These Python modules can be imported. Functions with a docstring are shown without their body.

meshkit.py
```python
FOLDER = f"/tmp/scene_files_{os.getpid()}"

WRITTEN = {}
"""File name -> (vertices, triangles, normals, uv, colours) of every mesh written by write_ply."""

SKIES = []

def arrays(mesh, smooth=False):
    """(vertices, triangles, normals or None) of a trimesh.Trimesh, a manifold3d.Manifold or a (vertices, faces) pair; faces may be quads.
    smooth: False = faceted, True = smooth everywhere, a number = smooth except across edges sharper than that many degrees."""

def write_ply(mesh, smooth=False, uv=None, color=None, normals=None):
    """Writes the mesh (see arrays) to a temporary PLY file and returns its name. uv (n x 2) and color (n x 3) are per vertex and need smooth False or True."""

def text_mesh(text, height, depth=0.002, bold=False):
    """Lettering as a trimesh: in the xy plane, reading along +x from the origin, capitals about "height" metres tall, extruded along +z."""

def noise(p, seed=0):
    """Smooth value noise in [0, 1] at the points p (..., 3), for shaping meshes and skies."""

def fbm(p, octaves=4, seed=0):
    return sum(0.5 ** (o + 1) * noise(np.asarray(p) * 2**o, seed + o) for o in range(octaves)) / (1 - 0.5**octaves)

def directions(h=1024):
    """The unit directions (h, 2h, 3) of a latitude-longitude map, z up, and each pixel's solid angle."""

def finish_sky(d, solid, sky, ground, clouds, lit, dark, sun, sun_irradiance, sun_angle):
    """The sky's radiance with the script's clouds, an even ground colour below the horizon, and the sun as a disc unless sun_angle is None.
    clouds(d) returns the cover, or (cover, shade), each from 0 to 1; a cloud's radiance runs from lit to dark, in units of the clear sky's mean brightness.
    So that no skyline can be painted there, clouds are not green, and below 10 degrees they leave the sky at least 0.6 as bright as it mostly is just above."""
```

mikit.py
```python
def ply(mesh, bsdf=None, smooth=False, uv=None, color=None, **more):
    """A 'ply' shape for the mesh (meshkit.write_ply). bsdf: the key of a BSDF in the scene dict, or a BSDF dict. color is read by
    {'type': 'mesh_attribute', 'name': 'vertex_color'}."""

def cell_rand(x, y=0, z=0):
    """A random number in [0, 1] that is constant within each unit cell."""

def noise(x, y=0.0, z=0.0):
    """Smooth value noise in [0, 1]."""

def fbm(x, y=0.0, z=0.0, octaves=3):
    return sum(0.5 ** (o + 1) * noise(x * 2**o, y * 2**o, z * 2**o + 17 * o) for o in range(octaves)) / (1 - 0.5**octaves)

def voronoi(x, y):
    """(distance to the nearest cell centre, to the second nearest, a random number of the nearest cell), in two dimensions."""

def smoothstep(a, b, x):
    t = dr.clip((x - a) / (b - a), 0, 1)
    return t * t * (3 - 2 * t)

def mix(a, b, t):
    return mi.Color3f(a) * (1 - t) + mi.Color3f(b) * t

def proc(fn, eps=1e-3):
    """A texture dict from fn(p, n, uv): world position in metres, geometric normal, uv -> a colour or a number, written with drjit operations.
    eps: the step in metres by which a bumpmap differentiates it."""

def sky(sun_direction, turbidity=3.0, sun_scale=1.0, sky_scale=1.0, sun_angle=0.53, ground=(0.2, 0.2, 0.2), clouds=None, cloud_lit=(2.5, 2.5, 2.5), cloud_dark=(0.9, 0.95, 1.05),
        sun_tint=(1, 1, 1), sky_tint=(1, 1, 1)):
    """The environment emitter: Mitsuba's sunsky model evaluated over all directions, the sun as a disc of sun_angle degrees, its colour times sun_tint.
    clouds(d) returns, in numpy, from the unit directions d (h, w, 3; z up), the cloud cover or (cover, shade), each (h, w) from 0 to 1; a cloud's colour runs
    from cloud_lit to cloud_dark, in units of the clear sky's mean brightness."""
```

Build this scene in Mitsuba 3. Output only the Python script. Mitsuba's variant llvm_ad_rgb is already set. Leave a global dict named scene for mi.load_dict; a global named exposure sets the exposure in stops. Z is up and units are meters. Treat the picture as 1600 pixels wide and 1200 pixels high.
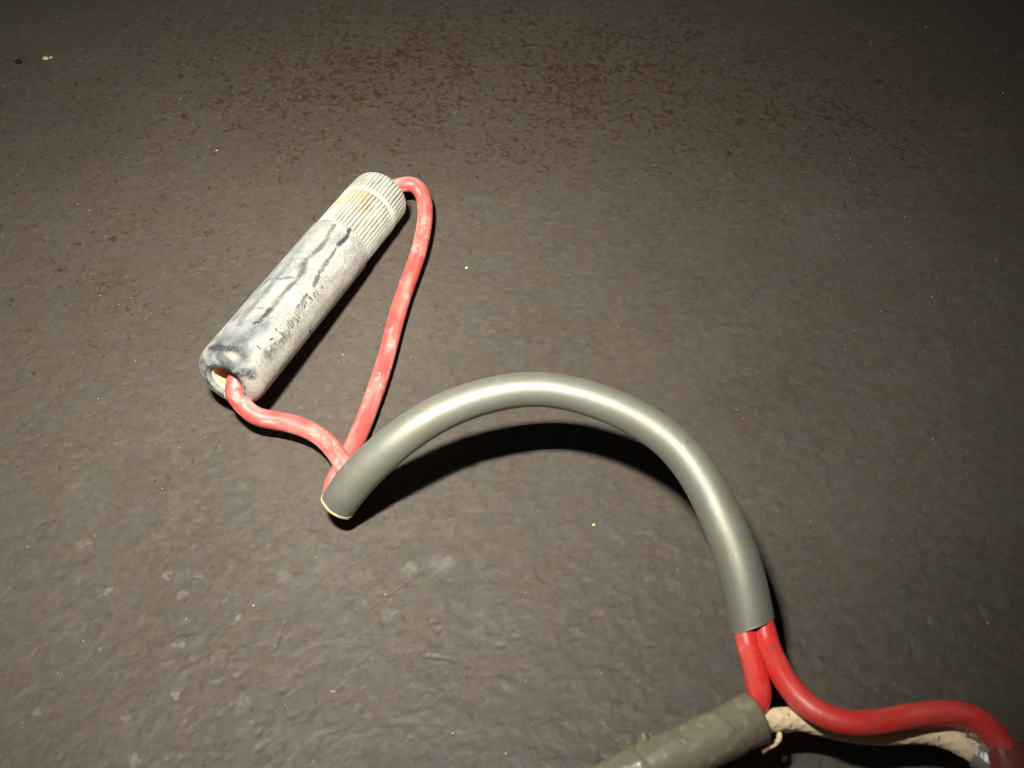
"""An in-line fuse holder with red leads in a plastic sleeve, lying on a dark worn metal sheet, lit by the camera's flash. Lengths below are in millimetres (MM = metres)."""
import math
import numpy as np
import drjit as dr
import mitsuba as mi
import mikit, meshkit
from mikit import noise, fbm, voronoi, cell_rand, smoothstep, mix
from scipy.interpolate import CubicSpline, PchipInterpolator

T = mi.ScalarTransform4f
MM = 1e-3
scene, labels = {'type': 'scene'}, {}

# ------------------------------------------------------------------ camera, flash, exposure
TILT, DIST = math.radians(42), 190.0
EYE = np.array([0, -DIST * math.sin(TILT), DIST * math.cos(TILT)])
scene['camera'] = {'type': 'thinlens', 'fov': 2 * math.degrees(math.atan(800 / 1570)), 'fov_axis': 'x', 'near_clip': 0.02, 'far_clip': 5.0,
                   'aperture_radius': 0.5 * MM, 'focus_distance': 190 * MM,
                   'to_world': T().look_at(origin=(EYE * MM).tolist(), target=[0, 0, 0], up=[0, math.sin(TILT), math.cos(TILT)])}
exposure = 0.0
# the flash beside the lens: a tube of 20 x 10 mm behind a diffusing window, as a grid of small lamps with a soft-edged beam
LAMP, LAMP_AIM = np.array((-30.0, -79.2, 177.6)), np.array([-37.0, 40.0, 0.0])
FLASH_POWER, NX, NY = 0.52, 5, 3
_d = (LAMP_AIM - LAMP) / np.linalg.norm(LAMP_AIM - LAMP)
_right = np.cross(_d, [0, 0, 1]); _right /= np.linalg.norm(_right)
_up = np.cross(_right, _d)
for _i in range(NX):
    for _j in range(NY):
        _o = LAMP + _right * 18 * ((_i + .5) / NX - .5) + _up * 9 * ((_j + .5) / NY - .5)
        scene[f'flash_{_i}_{_j}'] = {'type': 'spot', 'cutoff_angle': 47.0, 'beam_width': 3.0,
                                     'intensity': {'type': 'rgb', 'value': [FLASH_POWER / (NX * NY) * c for c in (1.0, 0.955, 0.855)]},
                                     'to_world': T().look_at(origin=(_o * MM).tolist(), target=((_o + _d * 100) * MM).tolist(), up=[0, 0, 1])}
scene['ambient_fill'] = {'type': 'constant', 'radiance': {'type': 'rgb', 'value': [0.016, 0.015, 0.013]}}  # faint even ambient, added to lift the shadows

# ------------------------------------------------------------------ helpers
def obj(key, mesh, bsdf, smooth=True, label=None, category=None, group=None, kind=None, uv=None):
    v, f = mesh
    scene[key] = mikit.ply((np.asarray(v) * MM, f), bsdf, smooth=smooth, uv=uv)
    e = {k: x for k, x in dict(label=label, category=category, group=group, kind=kind).items() if x}
    if e:
        labels[key] = e

def say(key, label, category, group=None):
    labels[key] = {'label': label, 'category': category, **({'group': group} if group else {})}

def join(*meshes):
    v, f, n = [], [], 0
    for a, b in meshes:
        v.append(np.asarray(a)); f.append(np.asarray(b) + n); n += len(a)
    return np.vstack(v), np.vstack(f)

def quads(n, m, closed=True):
    """Triangles of an n x m grid of vertices, row by row; the rows close on themselves."""
    i, j = np.meshgrid(np.arange(n - 1), np.arange(m if closed else m - 1), indexing='ij')
    a, b = i * m + j, i * m + (j + 1) % m
    c, d = a + m, b + m
    return np.vstack([np.stack([a, b, d], -1).reshape(-1, 3), np.stack([a, d, c], -1).reshape(-1, 3)])

def resample(pts, step=0.5):
    p = np.asarray(pts, float)
    s = np.r_[0, np.cumsum(np.sqrt(np.linalg.norm(np.diff(p, axis=0), axis=1)))]
    q = CubicSpline(s, p)(np.linspace(0, s[-1], 1200))
    l = np.r_[0, np.cumsum(np.linalg.norm(np.diff(q, axis=0), axis=1))]
    k = max(8, int(l[-1] / step))
    return np.stack([np.interp(np.linspace(0, l[-1], k), l, q[:, c]) for c in range(3)], -1)

def frames(p, ref=(0, -.6, .8)):
    t = np.gradient(p, axis=0); t /= np.linalg.norm(t, axis=1)[:, None]
    b = np.asarray(ref) - t * (t @ np.asarray(ref))[:, None]; b /= np.linalg.norm(b, axis=1)[:, None]
    return t, np.cross(t, b), b

def tube(p, radius, n=28, caps=True, ref=(0, -.6, .8)):
    """radius: a number, an array along the path, or fn(arc length, angle) -> radius (or a pair, across and upwards)."""
    t, a, b = frames(p, ref)
    s = np.r_[0, np.cumsum(np.linalg.norm(np.diff(p, axis=0), axis=1))]
    g = np.linspace(0, 2 * np.pi, n, endpoint=False)
    S, G = np.meshgrid(s, g, indexing='ij')
    r = radius(S, G) if callable(radius) else np.broadcast_to(np.reshape(radius, (-1, 1)), S.shape)
    ra, rb = r if isinstance(r, tuple) else (r, r)
    v = p[:, None] + a[:, None] * (ra * np.cos(G))[..., None] + b[:, None] * (rb * np.sin(G))[..., None]
    v, f = v.reshape(-1, 3), quads(len(p), n)[:, ::-1]
    if caps:
        m = len(v)
        v = np.vstack([v, p[:1], p[-1:]])
        k = np.arange(n); kk = (k + 1) % n
        f = np.vstack([f, np.stack([k, kk, k * 0 + m], -1), np.stack([m - n + kk, m - n + k, k * 0 + m + 1], -1)])
    return v, f

def lathe(profile, place, n=96, radius_mod=None):
    """profile: (t along the axis, radius) rows. radius_mod(t, angle) is added to the radius."""
    pr = np.asarray(profile, float)
    g = np.linspace(0, 2 * np.pi, n, endpoint=False)
    S, G = np.meshgrid(pr[:, 0], g, indexing='ij')
    r = pr[:, 1:2] + (radius_mod(S, G) if radius_mod else 0)
    r = np.broadcast_to(r, S.shape)
    v = np.stack([S, r * np.sin(G), r * np.cos(G)], -1).reshape(-1, 3)
    return place(v), quads(len(pr), n)

def lumps(p, scale, amount, seed=0):
    return p + amount * (np.stack([meshkit.noise(np.asarray(p) / scale + 31.7 * k, seed + k) for k in range(3)], -1) - .5) * 2

# ------------------------------------------------------------------ materials
def P3(p, k=1000.0):
    return p.x * k, p.y * k, p.z * k

SCUFFS = [(-51.2, -53.7, 1.0, 0.7), (-49.7, -61.8, 0.9, 0.8), (-50.4, -41.7, 0.5, 0.5), (-55.8, -41.6, 0.8, 0.4), (-52.5, -45.0, 0.8, 0.35), (-63.3, -54.6, 0.6, 0.5), (-56.4, -65.2, 1.2, 0.35), (-26.6, -61.3, 0.6, 0.8), (-64.8, -44.6, 1.0, 0.35), (-39.6, -62.8, 1.0, 0.3), (-53.4, -71.6, 1.2, 0.5), (-16.6, -40.5, 2.2, 0.3), (-11.5, -39.3, 2.5, 0.3), (-70.9, -35.6, 1.4, 0.3), (-43.0, -49.2, 0.8, 0.5), (-36.7, -41.7, 1.6, 0.25), (-19.1, -48.6, 1.6, 0.25), (-69.3, -64.3, 0.8, 0.35)]
def sheet_color(p, n, uv):
    x, y, z = P3(p)
    broad = fbm(x / 26 + 5, y / 26, octaves=3)
    mid = fbm(x / 5.2, y / 5.2 + 9, octaves=3)
    fine = fbm(x / 1.15, y / 1.15 + 3, octaves=3)
    c = mix((.067, .0585, .049), (.072, .057, .045), smoothstep(.2, .8, mid))
    c = mix(c, (.061, .058, .051), smoothstep(.35, .85, fbm(x / 1.6 + 40, y / 1.6, octaves=3)) * .5)
    grit = noise(x / .42 + 7, y / .42)
    c = c * (.60 + .26 * broad + .34 * fine + .18 * grit)
    c = c * 1.05
    # rust freckles, most of them in two patches at the far side
    patch = dr.exp(-dr.square((x + 10) / 110) - dr.square((y - 112) / 52)) + .40 * dr.exp(-dr.square((x - 88) / 40) - dr.square((y - 84) / 30)) + .42 * dr.exp(-dr.square((x + 80) / 45) - dr.square((y - 30) / 40))
    clump = fbm(x / 13 + 8, y / 13 + 2, octaves=2)
    warp = noise(x / 1.1, y / 1.1 + 70) * 1.0
    spot = fbm(x / .92 + warp, y / .92 - warp, octaves=3)
    worm = 1 - dr.abs(2 * fbm(x / 1.8 + 11, y / 1.8 + warp * .4, octaves=3) - 1)
    level = .775 - .222 * dr.minimum(patch, 1.1) * (.62 + .68 * clump)
    c = mix(c, (.066, .049, .036), .5 * dr.minimum(patch, 1))
    rust = smoothstep(level - .02, level + .15, spot * .62 + worm * .34)
    c = mix(c, mix((.030, .016, .008), (.058, .027, .013), noise(x / 1.3, y / 1.3)), rust * .85)
    tiny = smoothstep(.74, .86, noise(x / .6 + 3, y / .6)) * smoothstep(.35, .6, noise(x / 6, y / 6 + 33))
    c = mix(c, (.070, .042, .030), tiny * .5)
    stain = smoothstep(.55, .8, fbm(x / 1.7 + 31, y / 1.4 + 8, octaves=3)) * smoothstep(.40, .65, clump)
    c = mix(c, (.060, .042, .030), stain * .45 * (.3 + dr.minimum(patch, 1)))
    # chalky rubbed patches and paint flecks of the near side
    rub = mi.Float(0)
    wx, wy = x + 1.1 * (noise(x / .8, y / .8) - .5), y + 1.1 * (noise(x / .8 + 9, y / .8) - .5)
    for a, b, r, w in SCUFFS:
        d = dr.sqrt(dr.square(wx - a) + dr.square((wy - b) * 1.25))
        rub = dr.maximum(rub, w * (1 - smoothstep(.45 * r, 1.05 * r, d)))
    rub = rub * (.25 + .95 * fbm(x / .5, y / .5, octaves=2))
    pale = smoothstep(.62, .80, fbm(x / 2.6 + 21, y / 2.6, octaves=3)) * .4 * (1 - smoothstep(-30, 10, y)) * (1 - smoothstep(-10, 40, x))
    return mix(c, (.22, .205, .185), dr.clip(rub + .16 * pale, 0, .8))

def sheet_bump(p, n, uv):
    x, y, z = P3(p)
    return .00001 * (fbm(x / .6, y / .6, octaves=2) * 5.0 + 1.6 * noise(x / .24, y / .24))

def sheet_rough(p, n, uv):
    x, y, z = P3(p)
    return .50 + .15 * fbm(x / 4, y / 4, octaves=2)

scene['metal'] = {'type': 'bumpmap', 'arbitrary': mikit.proc(sheet_bump, eps=5e-5), 'scale': 1.0,
                  'bsdf': {'type': 'principled', 'base_color': mikit.proc(sheet_color), 'roughness': mikit.proc(sheet_rough), 'specular': 0.38}}

AXA, AXB = np.array((-50.2, -9.24, 10.6)), np.array((-28.07, 49.5, 6.7))
AU = (AXB - AXA) / np.linalg.norm(AXB - AXA)
AW = np.array([0, -.6, .8]); AW = AW - AU * (AW @ AU); AW /= np.linalg.norm(AW)
AV = np.cross(AU, AW)
def holder_space(p):
    q = [p.x * 1000 - AXA[0], p.y * 1000 - AXA[1], p.z * 1000 - AXA[2]]
    dot = lambda w: q[0] * float(w[0]) + q[1] * float(w[1]) + q[2] * float(w[2])
    t, a, b = dot(AU), dot(AV), dot(AW)
    return t, dr.atan2(a, b) * 6.4, dr.sqrt(a * a + b * b), a, b

# worn print and black rub marks on the barrel: (t, arc, t, arc, half width, strength)
STROKES = [(40.53, -1.03, 33.52, -0.39, 0.42, 0.55), (33.52, -0.39, 29.0, -0.93, 0.42, 0.55), (29.0, -0.93, 25.08, 0.08, 0.42, 0.55), (25.08, 0.08, 22.61, 0.16, 0.42, 0.55), (22.61, 0.16, 18.85, -0.08, 0.42, 0.62), (18.85, -0.08, 14.35, -0.02, 0.42, 0.62), (14.35, -0.02, 11.07, 0.12, 0.45, 0.75), (11.07, 0.12, 9.57, -0.57, 0.45, 0.75), (23.62, -0.21, 22.2, -2.3, 0.3, 0.5), (22.2, -2.3, 22.01, -5.49, 0.3, 0.5), (22.01, -5.49, 17.96, -5.78, 0.3, 0.5), (14.0, -0.51, 13.19, -2.15, 0.25, 0.4), (41.8, 1.82, 39.35, 2.14, 0.34, 0.85), (39.35, 2.14, 36.35, 1.96, 0.34, 0.85), (36.35, 1.96, 33.66, 2.25, 0.26, 0.6), (33.66, 2.25, 31.38, 2.33, 0.26, 0.6), (31.38, 2.33, 29.62, 2.33, 0.36, 0.62), (29.62, 2.33, 26.58, 2.92, 0.36, 0.62), (26.58, 2.92, 24.56, 3.35, 0.36, 0.62), (24.06, 4.22, 24.06, 5.02, 0.11, 0.85), (22.13, 4.19, 21.95, 4.85, 0.11, 0.85), (23.46, 4.17, 23.15, 4.95, 0.11, 0.85), (22.02, 3.79, 21.65, 4.43, 0.11, 0.85), (21.93, 3.19, 20.62, 3.2, 0.11, 0.85), (20.37, 4.05, 19.42, 4.53, 0.11, 0.85), (19.89, 3.26, 19.2, 3.96, 0.11, 0.85), (18.89, 3.29, 18.18, 3.56, 0.11, 0.85), (16.91, 3.79, 16.94, 5.01, 0.11, 0.85), (15.95, 4.04, 16.19, 5.41, 0.11, 0.85), (14.97, 4.08, 14.82, 4.95, 0.11, 0.85), (14.12, 3.8, 14.19, 5.24, 0.11, 0.85), (13.45, 4.07, 13.49, 4.89, 0.11, 0.85), (16.37, 4.96, 15.73, 5.26, 0.11, 0.85), (11.11, 3.78, 11.44, 5.23, 0.11, 0.85), (11.05, 2.99, 10.97, 3.35, 0.11, 0.85), (11.69, 4.25, 11.55, 4.73, 0.11, 0.85), (9.02, 4.47, 8.78, 5.05, 0.11, 0.85), (8.43, 3.37, 9.16, 3.68, 0.11, 0.85), (25.92, 4.19, 25.94, 4.71, 0.11, 0.85), (5.66, 2.6, 5.55, 3.15, 0.11, 0.85), (21.93, 3.19, 19.48, 3.77, 0.45, 0.3), (19.48, 3.77, 16.8, 4.11, 0.45, 0.3), (16.8, 4.11, 13.78, 4.53, 0.45, 0.3), (18.04, 8.62, 20.05, 12.0, 0.16, 0.8), (18.02, 8.71, 19.24, 8.33, 0.1, 0.6), (1.51, -4.86, 2.05, -2.26, 0.75, 0.75), (2.05, -2.26, 2.85, 0.02, 0.75, 0.75), (1.21, -0.37, 2.09, 1.88, 0.9, 0.6), (-0.56, -1.9, 0.02, 0.89, 0.7, 0.55), (-0.06, 2.98, 1.23, 5.27, 0.7, 0.7), (6.1, 4.59, 9.66, 5.18, 0.8, 0.5), (9.66, 5.18, 12.32, 5.32, 0.8, 0.5), (8.6, -2.97, 13.75, -3.22, 0.55, 0.35), (13.75, -3.22, 22.48, -3.22, 0.55, 0.35), (22.48, -3.22, 28.21, -3.51, 0.55, 0.35), (28.69, -1.5, 24.9, -2.36, 0.9, 0.25), (24.9, -2.36, 21.35, -3.31, 0.9, 0.25), (2.92, -0.91, 5.95, -0.0, 0.8, 0.4), (5.95, -0.0, 10.37, 0.52, 0.8, 0.4), (9.16, 4.97, 6.48, 5.2, 0.8, 0.45)]
def barrel_color(p, n, uv):
    t, s, r, across, above = holder_space(p)
    x, y, z = P3(p)
    chalk = fbm(t / 5, across / 2.2, above / 2.2, octaves=3)
    c = mix((.405, .395, .350), (.300, .296, .275), smoothstep(.3, .7, chalk)) * (.70 + .42 * noise(t / .3, s / .24 + 4))
    # rubbed bare (blue-grey rubber shows) along the upper left flank and at the open end
    bare = smoothstep(.42, .72, fbm(t / 7.5 + 3, across / 2.3 + 5, above / 2.3, octaves=3) + .20 * smoothstep(-.5, -4.5, s) + .34 * smoothstep(11, 2, t) * smoothstep(4.0, .5, s) - .22 * smoothstep(1.5, 4.0, s) - .10 * smoothstep(24, 36, t))
    c = mix(c, mix(mix((.27, .285, .285), (.13, .145, .15), noise(t / 2.1, across / 1.1, above / 1.1)), (.075, .082, .086), smoothstep(8, 3, t) * smoothstep(.35, .6, fbm(t / 3 + 8, across / 1.8, above / 1.8, octaves=2)) * smoothstep(3.5, .5, s)), bare * .88)
    ts, ss = t + .7 * (fbm(t / 1.8, s / 1.2, octaves=3) - .5), s + .6 * (fbm(t / 2.0 + 7, s / 1.2, octaves=3) - .5)
    mark = mi.Float(0)
    for a0, b0, a1, b1, w, k in STROKES:
        da, db = a1 - a0, b1 - b0
        h = dr.clip(((ts - a0) * da + (ss - b0) * db) / (da * da + db * db + 1e-6), 0, 1)
        d = dr.sqrt(dr.square(ts - a0 - h * da) + dr.square(ss - b0 - h * db))
        mark = dr.maximum(mark, k * (1 - smoothstep(.2 * w, 2.1 * w, d)))
    grain = noise(t / .26, s / .2)
    mark = mark * smoothstep(.05, .6, grain * .6 + fbm(t / 1.4, s / .5 + 9, octaves=2) * .5 + mark * .3 - .15)
    c = mix(c, (.030, .033, .036), dr.clip(mark * 1.35, 0, .96))
    speck = smoothstep(.80, .92, noise(t / .2 + 50, s / .2)) * (.25 + .35 * noise(t / 4, s / 2 + 9))
    c = mix(c, (.13, .12, .10), speck)
    dirt = smoothstep(.55, .8, fbm(t / 3 + 30, s / 3, r, octaves=2))
    return mix(c, (.44, .385, .28), dirt * .35)

def rubber_bump(p, n, uv):
    x, y, z = P3(p)
    return .00001 * (2.2 * fbm(x / .45, y / .45, z / .45, octaves=2) + 1.2 * noise(x / .16, y / .16, z / .16))

scene['barrel_rubber'] = {'type': 'bumpmap', 'arbitrary': mikit.proc(rubber_bump, eps=4e-5), 'scale': 1.0,
                          'bsdf': {'type': 'principled', 'base_color': mikit.proc(barrel_color), 'roughness': 0.52, 'specular': 0.4}}

def knurl_color(p, n, uv):
    t, s, r, across, above = holder_space(p)
    c = mix((.44, .425, .37), (.33, .325, .29), smoothstep(.3, .7, fbm(t / 2.6, s / 1.6, r, octaves=3)))
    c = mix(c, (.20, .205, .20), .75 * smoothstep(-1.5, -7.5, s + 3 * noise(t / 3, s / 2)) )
    rusty = smoothstep(.40, .64, fbm(t / 4.5 + 12, s / 2 + 4, octaves=3)) * smoothstep(58, 51, t) * smoothstep(4.5, -1.5, s)
    c = mix(c, (.46, .29, .13), rusty * .8)
    groove = smoothstep(6.38, 6.12, r) * smoothstep(62.0, 60.5, t)
    crud_shade = groove * (.35 + .65 * smoothstep(.35, .65, noise(t / 2.2 + 5, s / 1.1)))  # grime in the grooves, plus their shade painted into the colour
    return mix(c, (.10, .085, .062), crud_shade * .65)
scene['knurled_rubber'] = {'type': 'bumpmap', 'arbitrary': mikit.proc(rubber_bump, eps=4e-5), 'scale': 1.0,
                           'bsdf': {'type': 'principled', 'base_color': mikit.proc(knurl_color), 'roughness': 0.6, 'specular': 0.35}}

def bushing_color(p, n, uv):
    x, y, z = P3(p)
    return mix((.66, .58, .42), (.50, .34, .15), smoothstep(.4, .75, fbm(x / 1.2, y / 1.2, z / 1.2, octaves=2)))
scene['cream_plastic'] = {'type': 'twosided', 'bsdf': {'type': 'principled', 'base_color': mikit.proc(bushing_color), 'roughness': 0.45}}
scene['dark_inside'] = {'type': 'twosided', 'bsdf': {'type': 'principled', 'base_color': {'type': 'rgb', 'value': [.03, .022, .02]}, 'roughness': .7}}

def wire_color(p, n, uv):
    x, y, z = P3(p)
    # dusty and bleached towards the fuse holder, cleaner red beyond the sleeve
    clean = smoothstep(18, 42, x - .35 * y)
    u, v = uv.x, uv.y
    c = mix((.47, .072, .065), (.58, .028, .025), clean)
    ring = dr.abs(2 * v - 1)
    dust_glints = fbm(u / 5.5, ring * 2.2 + 3, octaves=4)
    streak = fbm(u / 9 + 9, ring * 6, octaves=3)
    amount = smoothstep(.36, .80, .6 * dust_glints + .4 * streak) * (1 - .75 * clean)
    c = mix(c, (.60, .30, .255), amount * .8)
    white = smoothstep(.55, .80, fbm(u / 3.4 + 20, ring * 3.4, octaves=4)) * (1 - .85 * clean)
    c = mix(c, (.60, .46, .38), white * .38)
    fleck = smoothstep(.66, .76, fbm(u / 1.1 + 70, ring * 6, octaves=2)) * smoothstep(.5, .7, noise(u / 7, ring * 2))
    c = mix(c, (.62, .50, .42), fleck * .28 * (1 - .6 * clean))
    grime = smoothstep(.72, .82, fbm(u / 1.0 + 50, ring * 5, octaves=2))
    return mix(c, (.20, .10, .07), grime * .55)
def wire_bump(p, n, uv):
    x, y, z = P3(p)
    return .00001 * (3.0 * fbm(x / .8, y / .8, z / .8, octaves=2) + .8 * noise(x / .2, y / .2, z / .2))
scene['red_insulation'] = {'type': 'bumpmap', 'arbitrary': mikit.proc(wire_bump, eps=5e-5), 'scale': 1.0,
                           'bsdf': {'type': 'principled', 'base_color': mikit.proc(wire_color), 'roughness': 0.42, 'specular': 0.45}}

def sleeve_color(p, n, uv):
    x, y, z = P3(p)
    c = mix((.255, .256, .212), (.200, .209, .180), fbm(x / 7, y / 7, z / 5, octaves=2))
    stain = smoothstep(.50, .74, fbm(x / 3.4 + 4, y / 3.4, z / 2.4, octaves=3))
    c = mix(c, (.235, .195, .135), stain * .45)
    speck = smoothstep(.91, .96, noise(x / .45, y / .45, z / .45))
    c = mix(c, (.05, .045, .035), speck * .7)
    pale = smoothstep(.83, .9, fbm(x / 1.1 + 60, y / 1.1, z / 1.1, octaves=2))
    return mix(c, (.40, .36, .26), pale * .6)
def sleeve_rough(p, n, uv):
    x, y, z = P3(p)
    return .50 + .12 * fbm(x / 2.5, y / 2.5, z / 2.5, octaves=3)
def sleeve_bump(p, n, uv):
    x, y, z = P3(p)
    return .00001 * (2.4 * fbm(x / 1.6, y / 1.6, z / 1.6, octaves=2) + .8 * noise(x / .25, y / .25, z / .25))
scene['grey_plastic'] = {'type': 'bumpmap', 'arbitrary': mikit.proc(sleeve_bump, eps=5e-5), 'scale': 1.0,
                         'bsdf': {'type': 'principled', 'base_color': mikit.proc(sleeve_color), 'roughness': mikit.proc(sleeve_rough), 'specular': 0.7, 'metallic': 0.55}}
scene['cut_edge'] = {'type': 'twosided', 'bsdf': {'type': 'principled', 'base_color': {'type': 'rgb', 'value': [.50, .42, .27]}, 'roughness': .6}}

def tape_color(p, n, uv):
    x, y, z = P3(p)
    c = mix((.200, .178, .128), (.140, .125, .092), fbm(x / 5, y / 5, z / 5, octaves=3))
    rub = smoothstep(.60, .78, fbm(x / 1.3 + 14, y / 1.3, z / 1.3, octaves=3))
    c = mix(c, (.29, .26, .19), rub * .5)
    red = smoothstep(.76, .84, fbm(x / 1.5 + 44, y / 1.5, z / 1.5, octaves=2))
    return mix(c, (.24, .11, .07), red * .7)
def tape_bump(p, n, uv):
    x, y, z = P3(p)
    return .00001 * (9 * fbm(x / 2.2, y / 2.2, z / 2.2, octaves=3) + 1.5 * noise(x / .3, y / .3, z / .3))
def tape(name, colour):
    scene[name] = {'type': 'twosided', 'bsdf': {'type': 'bumpmap', 'arbitrary': mikit.proc(tape_bump, eps=8e-5), 'scale': 1.0,
                   'bsdf': {'type': 'principled', 'base_color': mikit.proc(colour), 'roughness': 0.31, 'specular': 0.7}}}
tape('grey_tape', tape_color)
def dusty_color(p, n, uv):
    x, y, z = P3(p)
    return mix((.30, .265, .22), (.20, .16, .13), fbm(x / 1.2, y / 1.2, z / 1.2, octaves=3))
tape('dusty_tape', dusty_color)
def maroon_color(p, n, uv):
    x, y, z = P3(p)
    return mix((.26, .050, .055), (.18, .060, .055), fbm(x / 3, y / 3, z / 3, octaves=3))
tape('maroon_tape', maroon_color)

def cloth_color(p, n, uv):
    c = mix((.86, .72, .48), (.72, .58, .37), fbm(uv.x * 14, uv.y * 5, octaves=3))
    tracer = smoothstep(.80, .9, noise(uv.x * 26 + 3, uv.y * 9)) * smoothstep(.4, .6, noise(uv.x * 6, uv.y * 3 + 8))
    return mix(c, (.22, .075, .05), tracer * .85)
scene['braided_cotton'] = {'type': 'principled', 'base_color': mikit.proc(cloth_color), 'roughness': 0.85, 'sheen': 0.3}

# ------------------------------------------------------------------ the metal sheet
SCRATCHES = [((-36.2, -54.6), (-35.6, -49.9), 0.35), ((-13.4, -55.5), (-8.5, -56.2), 0.3), ((-16.0, -54.8), (-15.4, -56.5), 0.25), ((-13.6, -63.1), (-13.0, -64.5), 0.2), ((-43.5, -48.8), (-42.5, -51.4), 0.25), ((-10.0, -70.1), (-9.3, -71.4), 0.2), ((32.1, -46.9), (33.0, -49.5), 0.22), ((-90.6, 95.8), (-83.8, 109.4), 0.3), ((79.3, 149.0), (82.7, 137.9), 0.25), ((-58.8, -53.0), (-58.3, -51.4), 0.2), ((-22.2, -47.5), (-14.5, -40.5), 0.2), ((-82.1, -36.8), (-76.4, -41.7), 0.2), ((63.4, 13.7), (65.6, 6.7), 0.2)]
def axis_samples(lo, hi, step, far):
    fine = np.arange(lo, hi, step)
    k = np.linspace(0, 1, 14)[1:] ** 1.6
    return np.r_[(lo - far * k)[::-1], fine, hi + far * k]
xs, ys = axis_samples(-158, 158, .33, 260), axis_samples(-82, 160, .33, 260)
X, Y = np.meshgrid(xs, ys, indexing='xy')
q = np.stack([X, Y, X * 0], -1)
warp = meshkit.noise(q / 3.1, 5)[..., None] * np.array([1.6, 1.2, 0])
a = meshkit.noise((q + warp) / [2.2, 2.1, 1], 1)
b = meshkit.noise((q - .5 * warp) / [.98, .92, 1], 2)
crease = 1 - np.abs(2 * meshkit.fbm((q + .7 * warp) / [2.3, 2.3, 1], 2, 7) - 1)
patchy = .75 + .5 * meshkit.fbm(q / 30, 2, 9)
H = patchy * (.065 * a + .070 * b - .050 * np.clip((crease - .80) / .2, 0, 1) ** 1.5)
peb = np.clip((meshkit.noise((q + .4 * warp) / [1.75, 1.75, 1] + 19, 21) - .52) / .30, 0, 1)
H += .085 * peb * peb * (3 - 2 * peb) * (.5 + .9 * meshkit.fbm(q / 14 + 3, 2, 22))
pits = meshkit.noise(q / 1.25 + 77, 12)
H -= .13 * np.clip((pits - .76) / .14, 0, 1) * np.clip((meshkit.noise(q / 9, 14) - .35) / .3, 0, 1)
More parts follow.
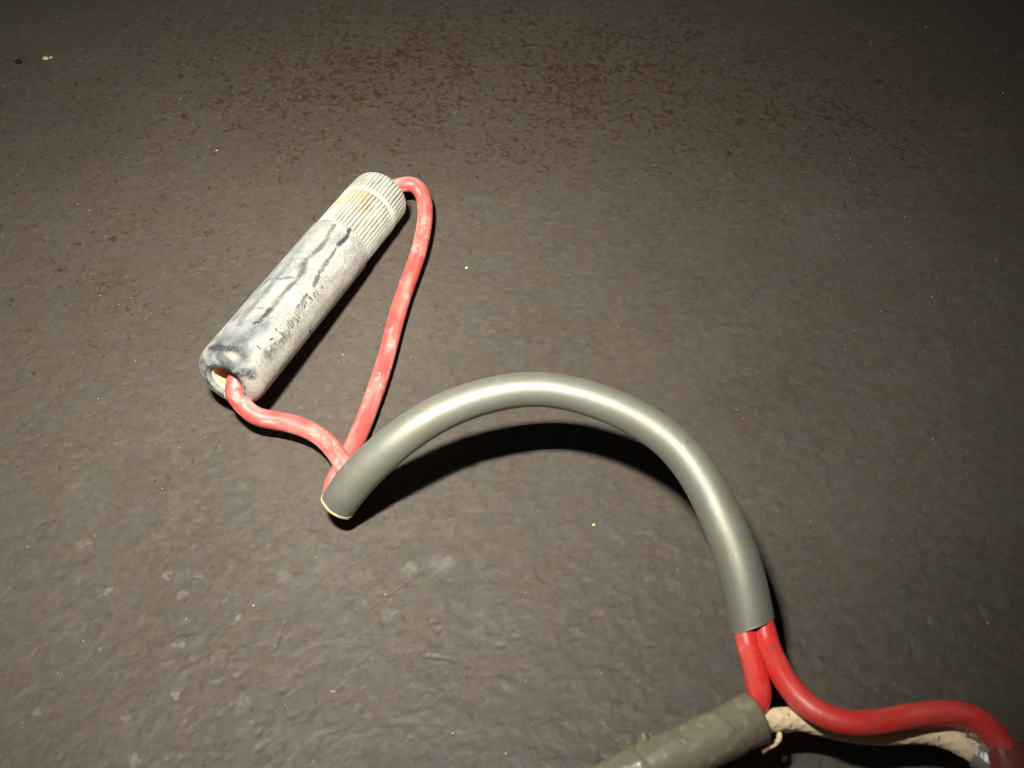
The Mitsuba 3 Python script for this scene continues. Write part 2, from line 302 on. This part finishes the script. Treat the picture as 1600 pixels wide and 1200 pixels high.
for (ax, ay), (bx, by), w in SCRATCHES:
    dx, dy = bx - ax, by - ay
    h = np.clip(((X - ax) * dx + (Y - ay) * dy) / (dx * dx + dy * dy), 0, 1)
    d = np.hypot(X - ax - h * dx, Y - ay - h * dy) / (w * (1.2 - np.abs(2 * h - 1) * .7))
    H += .17 * (w / .35) * (np.exp(-np.square((d - 1.35) / .5)) * .8 - np.exp(-np.square(d / .8)) * 1.3)
H *= .9
V = np.stack([X, Y, H - .19], -1).reshape(-1, 3)
obj('metal_sheet', (V, quads(len(ys), len(xs), closed=False)), 'metal', True, 'dark brown-grey metal sheet with rust freckles, pits and scratches, lying under the wires', kind='structure')
del X, Y, q, a, b, crease, H, V

# ------------------------------------------------------------------ the fuse holder
place = lambda v: AXA + v[:, :1] * AU + v[:, 1:2] * AV + v[:, 2:3] * AW
HOLE = 3.25
def arc(t0, r0, rad, a0, a1, k=9):
    g = np.radians(np.linspace(a0, a1, k))
    return [(t0 + rad * math.cos(x), r0 + rad * math.sin(x)) for x in g]
def wear(t, g):
    return .07 * (meshkit.noise(np.stack([t / 6, 2 * np.cos(g), 2 * np.sin(g)], -1), 3) - .5)
prof = [(9, HOLE), (4, HOLE), (1.2, HOLE)] + arc(.55, HOLE + .55, .55, 270, 180, 5)[0:] + [(0, HOLE + .9)] + arc(2.7, 6.45 - 2.7, 2.7, 180, 90, 12) + \
       [(t, 6.45 + .22 * t / 42) for t in np.linspace(4, 42.0, 70)] + arc(42.0, 6.45, .22, 90, 0, 5) + [(42.3, 5.6), (42.3, 4.0)]
obj('fuse_holder__barrel', lathe(prof, place, 140, wear), 'barrel_rubber', 40)
obj('fuse_holder__barrel__bushing', lathe([(.9, HOLE + .05), (.75, HOLE - .12), (.85, HOLE - .35), (3, HOLE - .5), (7.5, HOLE - .55)], place, 64), 'cream_plastic', 40, 'cream plastic bushing inside the open end of the barrel')
obj('fuse_holder__barrel__contact', lathe([(7.2, HOLE - .3), (7.2, .01)], place, 48), 'dark_inside', False)
RIBS, NRIB = 48, 48 * 14
def ribs(depth):
    def mod(t, g):
        w = (g * RIBS / (2 * np.pi)) % 1
        d = np.minimum(w, 1 - w)
        cut = np.clip((.24 - d) / .16, 0, 1)
        irregular = .75 + .5 * meshkit.noise(np.stack([t / 5, g * 9, g * 0], -1), 6)
        return -depth * cut * irregular + .05 * (meshkit.noise(np.stack([t / 2, g * 8, g * 0], -1), 8) - .5)
    return mod
R0 = 6.45
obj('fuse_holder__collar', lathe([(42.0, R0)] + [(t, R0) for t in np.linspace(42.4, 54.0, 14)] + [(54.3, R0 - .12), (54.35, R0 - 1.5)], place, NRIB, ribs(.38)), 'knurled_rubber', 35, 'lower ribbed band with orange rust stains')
obj('fuse_holder__ring', lathe([(54.3, R0 - 1)] + arc(54.62, R0 - .20, .28, 180, 0, 9) + [(55.0, R0 - .25)] + arc(55.28, R0 - .20, .26, 180, 0, 9) + [(55.6, R0 - 1)], place, 160, wear), 'knurled_rubber', 40)
capp = [(55.5, R0 - 1.2), (55.55, R0 - .1), (55.7, R0)] + [(t, R0 - .02 * (t - 55)) for t in np.linspace(56, 60.6, 7)] + arc(60.7, R0 - .15 - 1.9, 1.95, 88, 8, 9)
scene_cap = lathe(capp + [(62.75, R0 - 2.6), (62.75, 2.1), (60.0, 2.0)], place, NRIB, lambda t, g: ribs(.38)(t, g) * np.clip((62.4 - t) / .8, 0, 1))
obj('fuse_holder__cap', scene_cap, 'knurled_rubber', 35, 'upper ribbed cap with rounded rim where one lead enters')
say('fuse_holder', 'chalky grey rubber in-line fuse holder with black scuffs and a ribbed cap', 'fuse holder')

# ------------------------------------------------------------------ the sleeve and the two red leads that run through it
SLEEVE = resample([(-28.67, -31.63, 5.3), (-26.5, -30.64, 8.57), (-23.7, -29.23, 11.68), (-18.37, -26.77, 16.01), (-12.24, -23.74, 18.74), (-6.13, -21.78, 20.38), (0.0, -20.76, 21.38), (5.1, -20.73, 21.65), (10.14, -21.92, 21.77), (16.02, -24.68, 21.87), (21.65, -28.82, 21.86), (25.43, -32.67, 21.2), (28.51, -37.43, 19.83), (30.64, -42.45, 18.26), (32.42, -47.27, 16.3), (33.64, -51.67, 13.87), (34.48, -56.24, 10.8)], .4)
LS = len(SLEEVE)
along = np.linspace(0, 1, LS)
ra = PchipInterpolator([0, .05, .2, .45, .6, .8, 1], [2.95, 3.15, 3.05, 2.78, 2.82, 3.1, 3.3])(along)
rb = PchipInterpolator([0, .05, .2, .45, .6, .8, 1], [2.7, 3.1, 3.2, 3.4, 3.4, 3.2, 3.0])(along)
NS = 56
def sleeve_shell(inset):
    return lambda S, G: ((ra[:, None] - inset) * (1 + .012 * (meshkit.noise(np.stack([S / 6, np.cos(G), np.sin(G)], -1), 4) - .5)), (rb[:, None] - inset) + G * 0)
outer, inner = tube(SLEEVE, sleeve_shell(0), NS, False), tube(SLEEVE, sleeve_shell(.55), NS, False)
# both cuts are a little ragged and slant
t_, a_, b_ = frames(SLEEVE)
for shell in (outer, inner):
    v = shell[0].reshape(LS, NS, 3)
    g = np.linspace(0, 2 * np.pi, NS, endpoint=False)
    for k in range(6):
        f_ = 1 - k / 6
        v[k] += t_[0] * f_ * (.5 * np.sin(g) + .22 * (meshkit.noise(np.stack([g * 3, g * 0, g * 0], -1), 2) - .5))[:, None]
        v[-1 - k] += t_[-1] * f_ * (+.8 * np.cos(g) + .1 * (meshkit.noise(np.stack([g * 3, g * 0 + 5, g * 0], -1), 2) - .5))[:, None]
obj('plastic_sleeve__tube', join(outer, (inner[0], inner[1][:, ::-1])), 'grey_plastic', 50)
def rim(k, bulge):
    o, i = outer[0].reshape(LS, NS, 3)[k], inner[0].reshape(LS, NS, 3)[k]
    w = np.linalg.norm(bulge)
    o2 = o + (o - i) / np.linalg.norm(o - i, axis=1)[:, None] * w * .35
    back = -bulge * 1.2
    return np.vstack([o + back, o2 + back * .3, o2 + bulge * .8, (o + i) / 2 + bulge, i]), quads(5, NS)[:, ::-1]
obj('plastic_sleeve__cut_end', rim(0, -t_[0] * .3), 'cut_edge', True, 'pale ragged cut end nearest the fuse holder')
obj('plastic_sleeve__cut_end_001', rim(-1, t_[-1] * .12), 'grey_plastic', True)
say('plastic_sleeve', 'glossy grey-green plastic tube arched over the sheet around two red wires', 'plastic sleeve')

def lead(first, last, phase):
    """One continuous wire: from the holder, through the sleeve, out at its far end."""
    i = np.arange(8, LS - 6, 14)
    ang = phase + np.pi * along[i]
    off = np.interp(along[i], [0, .2, .8, 1], [.75, 1.0, 1.05, 1.4])[:, None] * (a_[i] * np.cos(ang)[:, None] + b_[i] * np.sin(ang)[:, None])
    return resample(np.vstack([first, SLEEVE[i] + off, last]), .35)
WR = 1.66
def insulation(p):
    s_in = np.min(np.linalg.norm(p[:, None, :] - SLEEVE[None, 4:-4:6, :], axis=2), axis=1)
    r = np.where(s_in < 1.7, 1.42, WR)
    r = np.convolve(np.pad(r, 6, 'edge'), np.ones(13) / 13, 'valid')
    s = np.arange(len(p)) * .35
    return lambda S, G: r[:, None] * (1 + .022 * (meshkit.noise(np.stack([S / 4.0, np.cos(G), np.sin(G)], -1), 11) - .5)) + .02 * np.cos(G * 2)
def along_uv(p, n):
    S, G = np.meshgrid(np.arange(len(p)) * .35, np.arange(n) / n, indexing='ij')
    return np.vstack([np.stack([S.ravel(), G.ravel()], -1), [[0, 0], [S[-1, 0], 0]]])
holder_end = [tuple(AXB - AU * 5), tuple(AXB + AU * .4), tuple(AXB + AU * 2.6 + AV * .5)]
sgn = 1
LEAD_A = lead(np.vstack([holder_end, [(-22.39, 53.45, 6.3), (-20.09, 51.85, 5.6), (-18.89, 47.26, 4.8), (-18.84, 40.86, 4.0), (-19.74, 32.84, 3.4), (-21.32, 24.41, 3.0), (-22.72, 15.31, 2.8), (-23.67, 6.74, 2.6), (-24.74, -0.87, 2.4), (-26.07, -8.34, 2.3), (-27.59, -15.12, 2.2), (-29.18, -20.39, 2.0), (-30.45, -24.85, 1.9), (-30.38, -27.87, 2.2)]]), [(33.5, -59.29, 10.5), (33.79, -62.46, 10.6), (33.84, -65.21, 10.8), (33.62, -67.34, 11.0), (32.04, -69.42, 11.2), (28.55, -71.42, 11.3)], np.pi)
inside = [tuple(AXA + AU * 7.0), tuple(AXA + AU * 2.6 + AV * 1.0)]
LEAD_B = lead(np.vstack([inside, [(-48.81, -9.81, 8.7), (-47.76, -10.84, 6.8), (-45.58, -12.35, 5.6), (-42.41, -13.02, 5.0), (-38.11, -14.03, 4.8), (-33.92, -16.19, 4.6), (-30.72, -19.6, 4.6), (-28.31, -23.59, 4.4), (-27.44, -26.5, 3.6), (-27.81, -28.71, 3.0)]]), [(36.13, -58.76, 11.0), (36.58, -62.34, 11.5), (37.68, -65.97, 12.0), (39.83, -69.29, 12.3), (43.22, -71.24, 12.5), (47.34, -71.63, 12.6), (51.66, -71.02, 12.8), (55.98, -70.49, 13.0), (59.75, -70.66, 13.0), (62.32, -72.15, 12.8), (63.94, -74.56, 12.2), (64.79, -77.17, 11.6), (65.3, -80.2, 11.0)], 0.0)
obj('red_wire', tube(LEAD_A, insulation(LEAD_A), 26), 'red_insulation', uv=along_uv(LEAD_A, 26), label='dusty red wire looping from the ribbed cap down to the grey tube', category='wire')
obj('red_wire_001', tube(LEAD_B, insulation(LEAD_B), 26), 'red_insulation', uv=along_uv(LEAD_B, 26), label='red wire leaving the open barrel end and curving right beyond the grey tube', category='wire')

# ------------------------------------------------------------------ the cotton-covered cable and the two taped joints
CL = resample([(27.37, -71.6, 10.5), (31.48, -70.51, 10.0), (34.69, -69.93, 9.5), (38.35, -69.45, 9.0), (41.82, -69.99, 8.6), (46.02, -70.89, 8.4), (51.06, -71.33, 8.6), (55.27, -71.32, 9.0), (58.72, -72.37, 9.4), (61.17, -74.27, 9.8), (63.2, -76.46, 10.2), (64.73, -80.02, 10.5)], .12)
NC = 64
def braid(S, G):
    k, m = 2 * np.pi / 2.2, 6
    one, two = np.sin(k * S * 1.0 + m * G / 2 * 2), np.sin(k * S - m * G)
    return 1.50 + .06 * np.maximum(one, two) + .03 * (meshkit.noise(np.stack([S / 2, np.cos(G), np.sin(G)], -1), 3) - .5)
cv, cf = tube(CL, braid, NC, False)
S_, G_ = np.meshgrid(np.arange(len(CL)) * .12 / 10, np.arange(NC) / NC, indexing='ij')
obj('cotton_cable__braid', (cv, cf), 'braided_cotton', True, uv=np.stack([S_.ravel(), G_.ravel()], -1))
say('cotton_cable', 'cream braided cotton cable running beneath the right-hand red wire', 'cable')

def wrapped(path, r_fn, pitch, step_, seed, n=72):
    def rad(S, G):
        lap = (S / pitch + G / (2 * np.pi)) % 1
        edge = step_ * (1 - lap)
        wob = .4 * (meshkit.fbm(np.stack([S / 5, 1.2 * np.cos(G), 1.2 * np.sin(G)], -1), 3, seed) - .5)
        fold = .07 * (1 - np.abs(2 * meshkit.noise(np.stack([S / 1.7, 2.2 * np.cos(G) + S * .2, 2.2 * np.sin(G)], -1), seed + 3) - 1)) ** 6
        r = r_fn(S) + edge + wob + fold
        return r * 1.08, r * .92
    return tube(path, rad, n, True)
TP = resample([(32.73, -70.23, 11.4), (28.86, -72.16, 11.4), (24.35, -74.32, 11.4), (19.96, -76.35, 11.2), (15.69, -78.18, 10.8), (10.65, -80.4, 10.2), (4.89, -82.37, 9.2), (-0.81, -84.71, 8.0)], .22)
obj('taped_joint__tape', wrapped(TP, lambda S: 3.08 + .15 * np.clip(S / 30, 0, 1), 6.0, .17, 5), 'grey_tape', True)
say('taped_joint', 'grey-brown tape wrapped round the joint at the bottom edge below the grey tube', 'taped joint')
SP = resample([(64.5, -74.74, 11.4), (64.83, -76.76, 11.4), (65.34, -79.87, 11.2), (66.56, -84.01, 10.6), (68.93, -88.06, 9.0)], .22)
obj('taped_joint_001__tape', wrapped(SP, lambda S: 2.2 + 1.0 * np.clip(S / 7, 0, 1), 7.0, .3, 9), 'maroon_tape', 40)
WP = resample([(61.56, -74.56, 9.9), (62.55, -75.62, 10.2), (63.78, -77.04, 10.4), (65.01, -79.21, 10.5)], .15)
obj('taped_joint_001__wrapping', wrapped(WP, lambda S: 1.75 + .25 * np.clip(S / 4, 0, 1), 3.0, .18, 14), 'dusty_tape', 40, 'dusty grey wrapping on the end of the cotton cable')
say('taped_joint_001', 'dark maroon tape joining the red wire and cotton cable in the bottom right corner', 'taped joint')

# frayed bits: a cotton strand under the tape end and ragged tape ends at the right
rng = np.random.default_rng(4)
fr = np.asarray([(27.37, -71.6, 10.5), (31.48, -70.51, 10.0), (34.69, -69.93, 9.5), (38.35, -69.45, 9.0), (41.82, -69.99, 8.6), (46.02, -70.89, 8.4), (51.06, -71.33, 8.6), (55.27, -71.32, 9.0), (58.72, -72.37, 9.4), (61.17, -74.27, 9.8), (63.2, -76.46, 10.2), (64.73, -80.02, 10.5)][2]) + [0.9, -2.2, -1.0]
strand = resample([fr + [-2.2, -1.7, .2], fr + [-1.0, -1.1, .3], fr + [.2, -.2, .2], fr + [.55, .8, 0], fr + [.1, 1.6, .3]], .1)
obj('cotton_cable__frayed_strand', tube(strand, lambda S, G: .28 + .16 * meshkit.noise(np.stack([S * 2, G, G * 0], -1), 2), 12), 'braided_cotton', True, 'frayed cotton strand hanging below the tape end', uv=np.stack([np.linspace(0, .2, len(strand) * 12 + 2), np.zeros(len(strand) * 12 + 2)], -1))

def ruffle(centre, direction, out, length, seed):
    """A torn, curled strip of tape: a thin crumpled band with thickness."""
    r_ = np.random.default_rng(seed)
    d_ = np.asarray(direction, float); d_ /= np.linalg.norm(d_)
    o_ = np.asarray(out, float); o_ -= d_ * (o_ @ d_); o_ /= np.linalg.norm(o_)
    n_ = np.cross(d_, o_)
    k, m = 26, 9
    s_, w_ = np.meshgrid(np.linspace(-.5, .5, k), np.linspace(0, 1, m), indexing='ij')
    ragged = .5 + .9 * meshkit.noise(np.stack([s_ * 7 + seed, s_ * 0, s_ * 0], -1), seed)
    curl = .55 * np.sin(s_ * 13 + seed) * w_ + .5 * (meshkit.noise(np.stack([s_ * 6, w_ * 2, w_ * 0 + seed], -1), seed) - .5)
    base = np.asarray(centre) + s_[..., None] * length * d_ + (w_ * ragged * 1.5)[..., None] * o_ + curl[..., None] * n_
    top, bot = base.reshape(-1, 3), (base - n_ * .12).reshape(-1, 3)
    f = quads(k, m, closed=False)
    edge = np.r_[np.arange(m), np.arange(2 * m - 1, k * m, m), np.arange(k * m - 2, (k - 1) * m - 1, -1), np.arange((k - 2) * m, 0, -m)]
    e2 = np.roll(edge, -1)
    N = k * m
    return np.vstack([top, bot]), np.vstack([f, f[:, ::-1] + N, np.stack([edge, edge + N, e2], -1), np.stack([e2, edge + N, e2 + N], -1)])

RUF = [(61.48, -73.59, 11.5), (62.69, -73.96, 12.0), (16.77, -75.64, 13.0)]
obj('taped_joint_001__wrapping__torn_edge', join(ruffle(RUF[0], [.9, -.4, 0], [.2, .7, .7], 3.4, 3), ruffle(RUF[1], [.8, -.6, 0], [.5, .6, .6], 2.6, 8)), 'dusty_tape', 40)
obj('taped_joint__torn_edge', ruffle(RUF[2], [.9, .4, 0], [-.3, .7, .2], 4.5, 5), 'grey_tape', True, 'ruffled torn edge of the tape')

# ------------------------------------------------------------------ crumbs, flakes, and bright grains standing in for glints of the sheet
def crumb(at, size, seed, flat=.6):
    import trimesh
    s = trimesh.creation.icosphere(2, 1.0)
    v = np.asarray(s.vertices)
    r = .65 + .7 * meshkit.noise(v * 1.7 + seed, seed)
    v = v * r[:, None] * np.asarray(size) * [1, 1, flat]
    v = v + [at[0], at[1], -v[:, 2].min() * .85 - .02]
    return v, np.asarray(s.faces)
def plain(name, rgb, rough=.6):
    def col(p, n, uv):
        x, y, z = P3(p)
        return mi.Color3f(rgb) * (.65 + .7 * noise(x / .4, y / .4, z / .4))
    scene[name] = {'type': 'principled', 'base_color': mikit.proc(col), 'roughness': rough, 'specular': .5}
plain('black_grit', (.012, .012, .016), .25); plain('tan_grit', (.50, .36, .20)); plain('white_grit', (.62, .60, .55)); plain('orange_grit', (.34, .13, .04))
CR = {'black': (-130.9, 114.8), 'tan': (-124.2, 116.4), 'white': (-49.7, -62.0), 'white2': (-9.6, 32.9), 'tan2': (13.7, -31.9), 'orange': (-97.7, 54.3)}
obj('crumb', crumb(CR['black'], .95, 1), 'black_grit', False, 'shiny black crumb lying alone near the upper left corner', 'crumb')
obj('crumb_001', join(crumb(CR['tan'], .75, 2), crumb((CR['tan'][0] + 1.1, CR['tan'][1] + .8), .35, 6)), 'tan_grit', False, 'pale tan crumb just right of the black crumb', 'crumb')
obj('crumb_002', crumb(CR['white2'], .24, 3), 'white_grit', False, 'tiny white crumb on the sheet right of the red wire loop', 'crumb')
obj('crumb_003', crumb(CR['tan2'], .26, 4), 'tan_grit', False, 'tiny tan crumb on the sheet inside the arch of the grey tube', 'crumb')
obj('crumb_004', crumb(CR['orange'], .28, 5), 'orange_grit', False, 'tiny orange rust crumb on the sheet far left of the fuse holder', 'crumb')

def glint_color(p, n, uv):  # bright colours of the tiny grains imitate sparkles of the bumpy metal
    x, y, z = P3(p)
    k = cell_rand(dr.floor(x * 1.3), dr.floor(y * 1.3), 4)
    return mix(mix((.55, .53, .49), (.50, .35, .24), smoothstep(.55, .6, k)), (.8, .8, .8), smoothstep(.85, .9, k))
scene['glint_grain'] = {'type': 'principled', 'base_color': mikit.proc(glint_color), 'roughness': .3, 'specular': .8}
rng = np.random.default_rng(11)
ND = 10000
px, py = rng.uniform(-150, 150, ND), rng.uniform(-78, 150, ND)
keep = meshkit.fbm(np.stack([px / 14, py / 14, px * 0], -1), 2, 3) + rng.normal(0, .12, ND) > .44
px, py = px[keep], py[keep]
ND = len(px)
size = .036 + .045 * rng.random(ND) ** 3 + .13 * (rng.random(ND) > .985) * rng.random(ND)
octa = np.array([[1, 0, 0], [-1, 0, 0], [0, 1, 0], [0, -1, 0], [0, 0, 1], [0, 0, -1]], float)
of = np.array([[0, 2, 4], [2, 1, 4], [1, 3, 4], [3, 0, 4], [2, 0, 5], [1, 2, 5], [3, 1, 5], [0, 3, 5]])
dv = octa[None] * size[:, None, None] * rng.uniform(.6, 1.4, (ND, 6, 1))
yaw = rng.uniform(0, 2 * np.pi, ND)
c_, s_ = np.cos(yaw)[:, None], np.sin(yaw)[:, None]
dv = np.stack([dv[..., 0] * c_ - dv[..., 1] * s_ + px[:, None], dv[..., 0] * s_ + dv[..., 1] * c_ + py[:, None], dv[..., 2] + .02], -1)
obj('dust_glints', (dv.reshape(-1, 3), (of[None] + 6 * np.arange(ND)[:, None, None]).reshape(-1, 3)), 'glint_grain', False, 'fine pale grains added to stand in for glints on the metal sheet', kind='stuff')
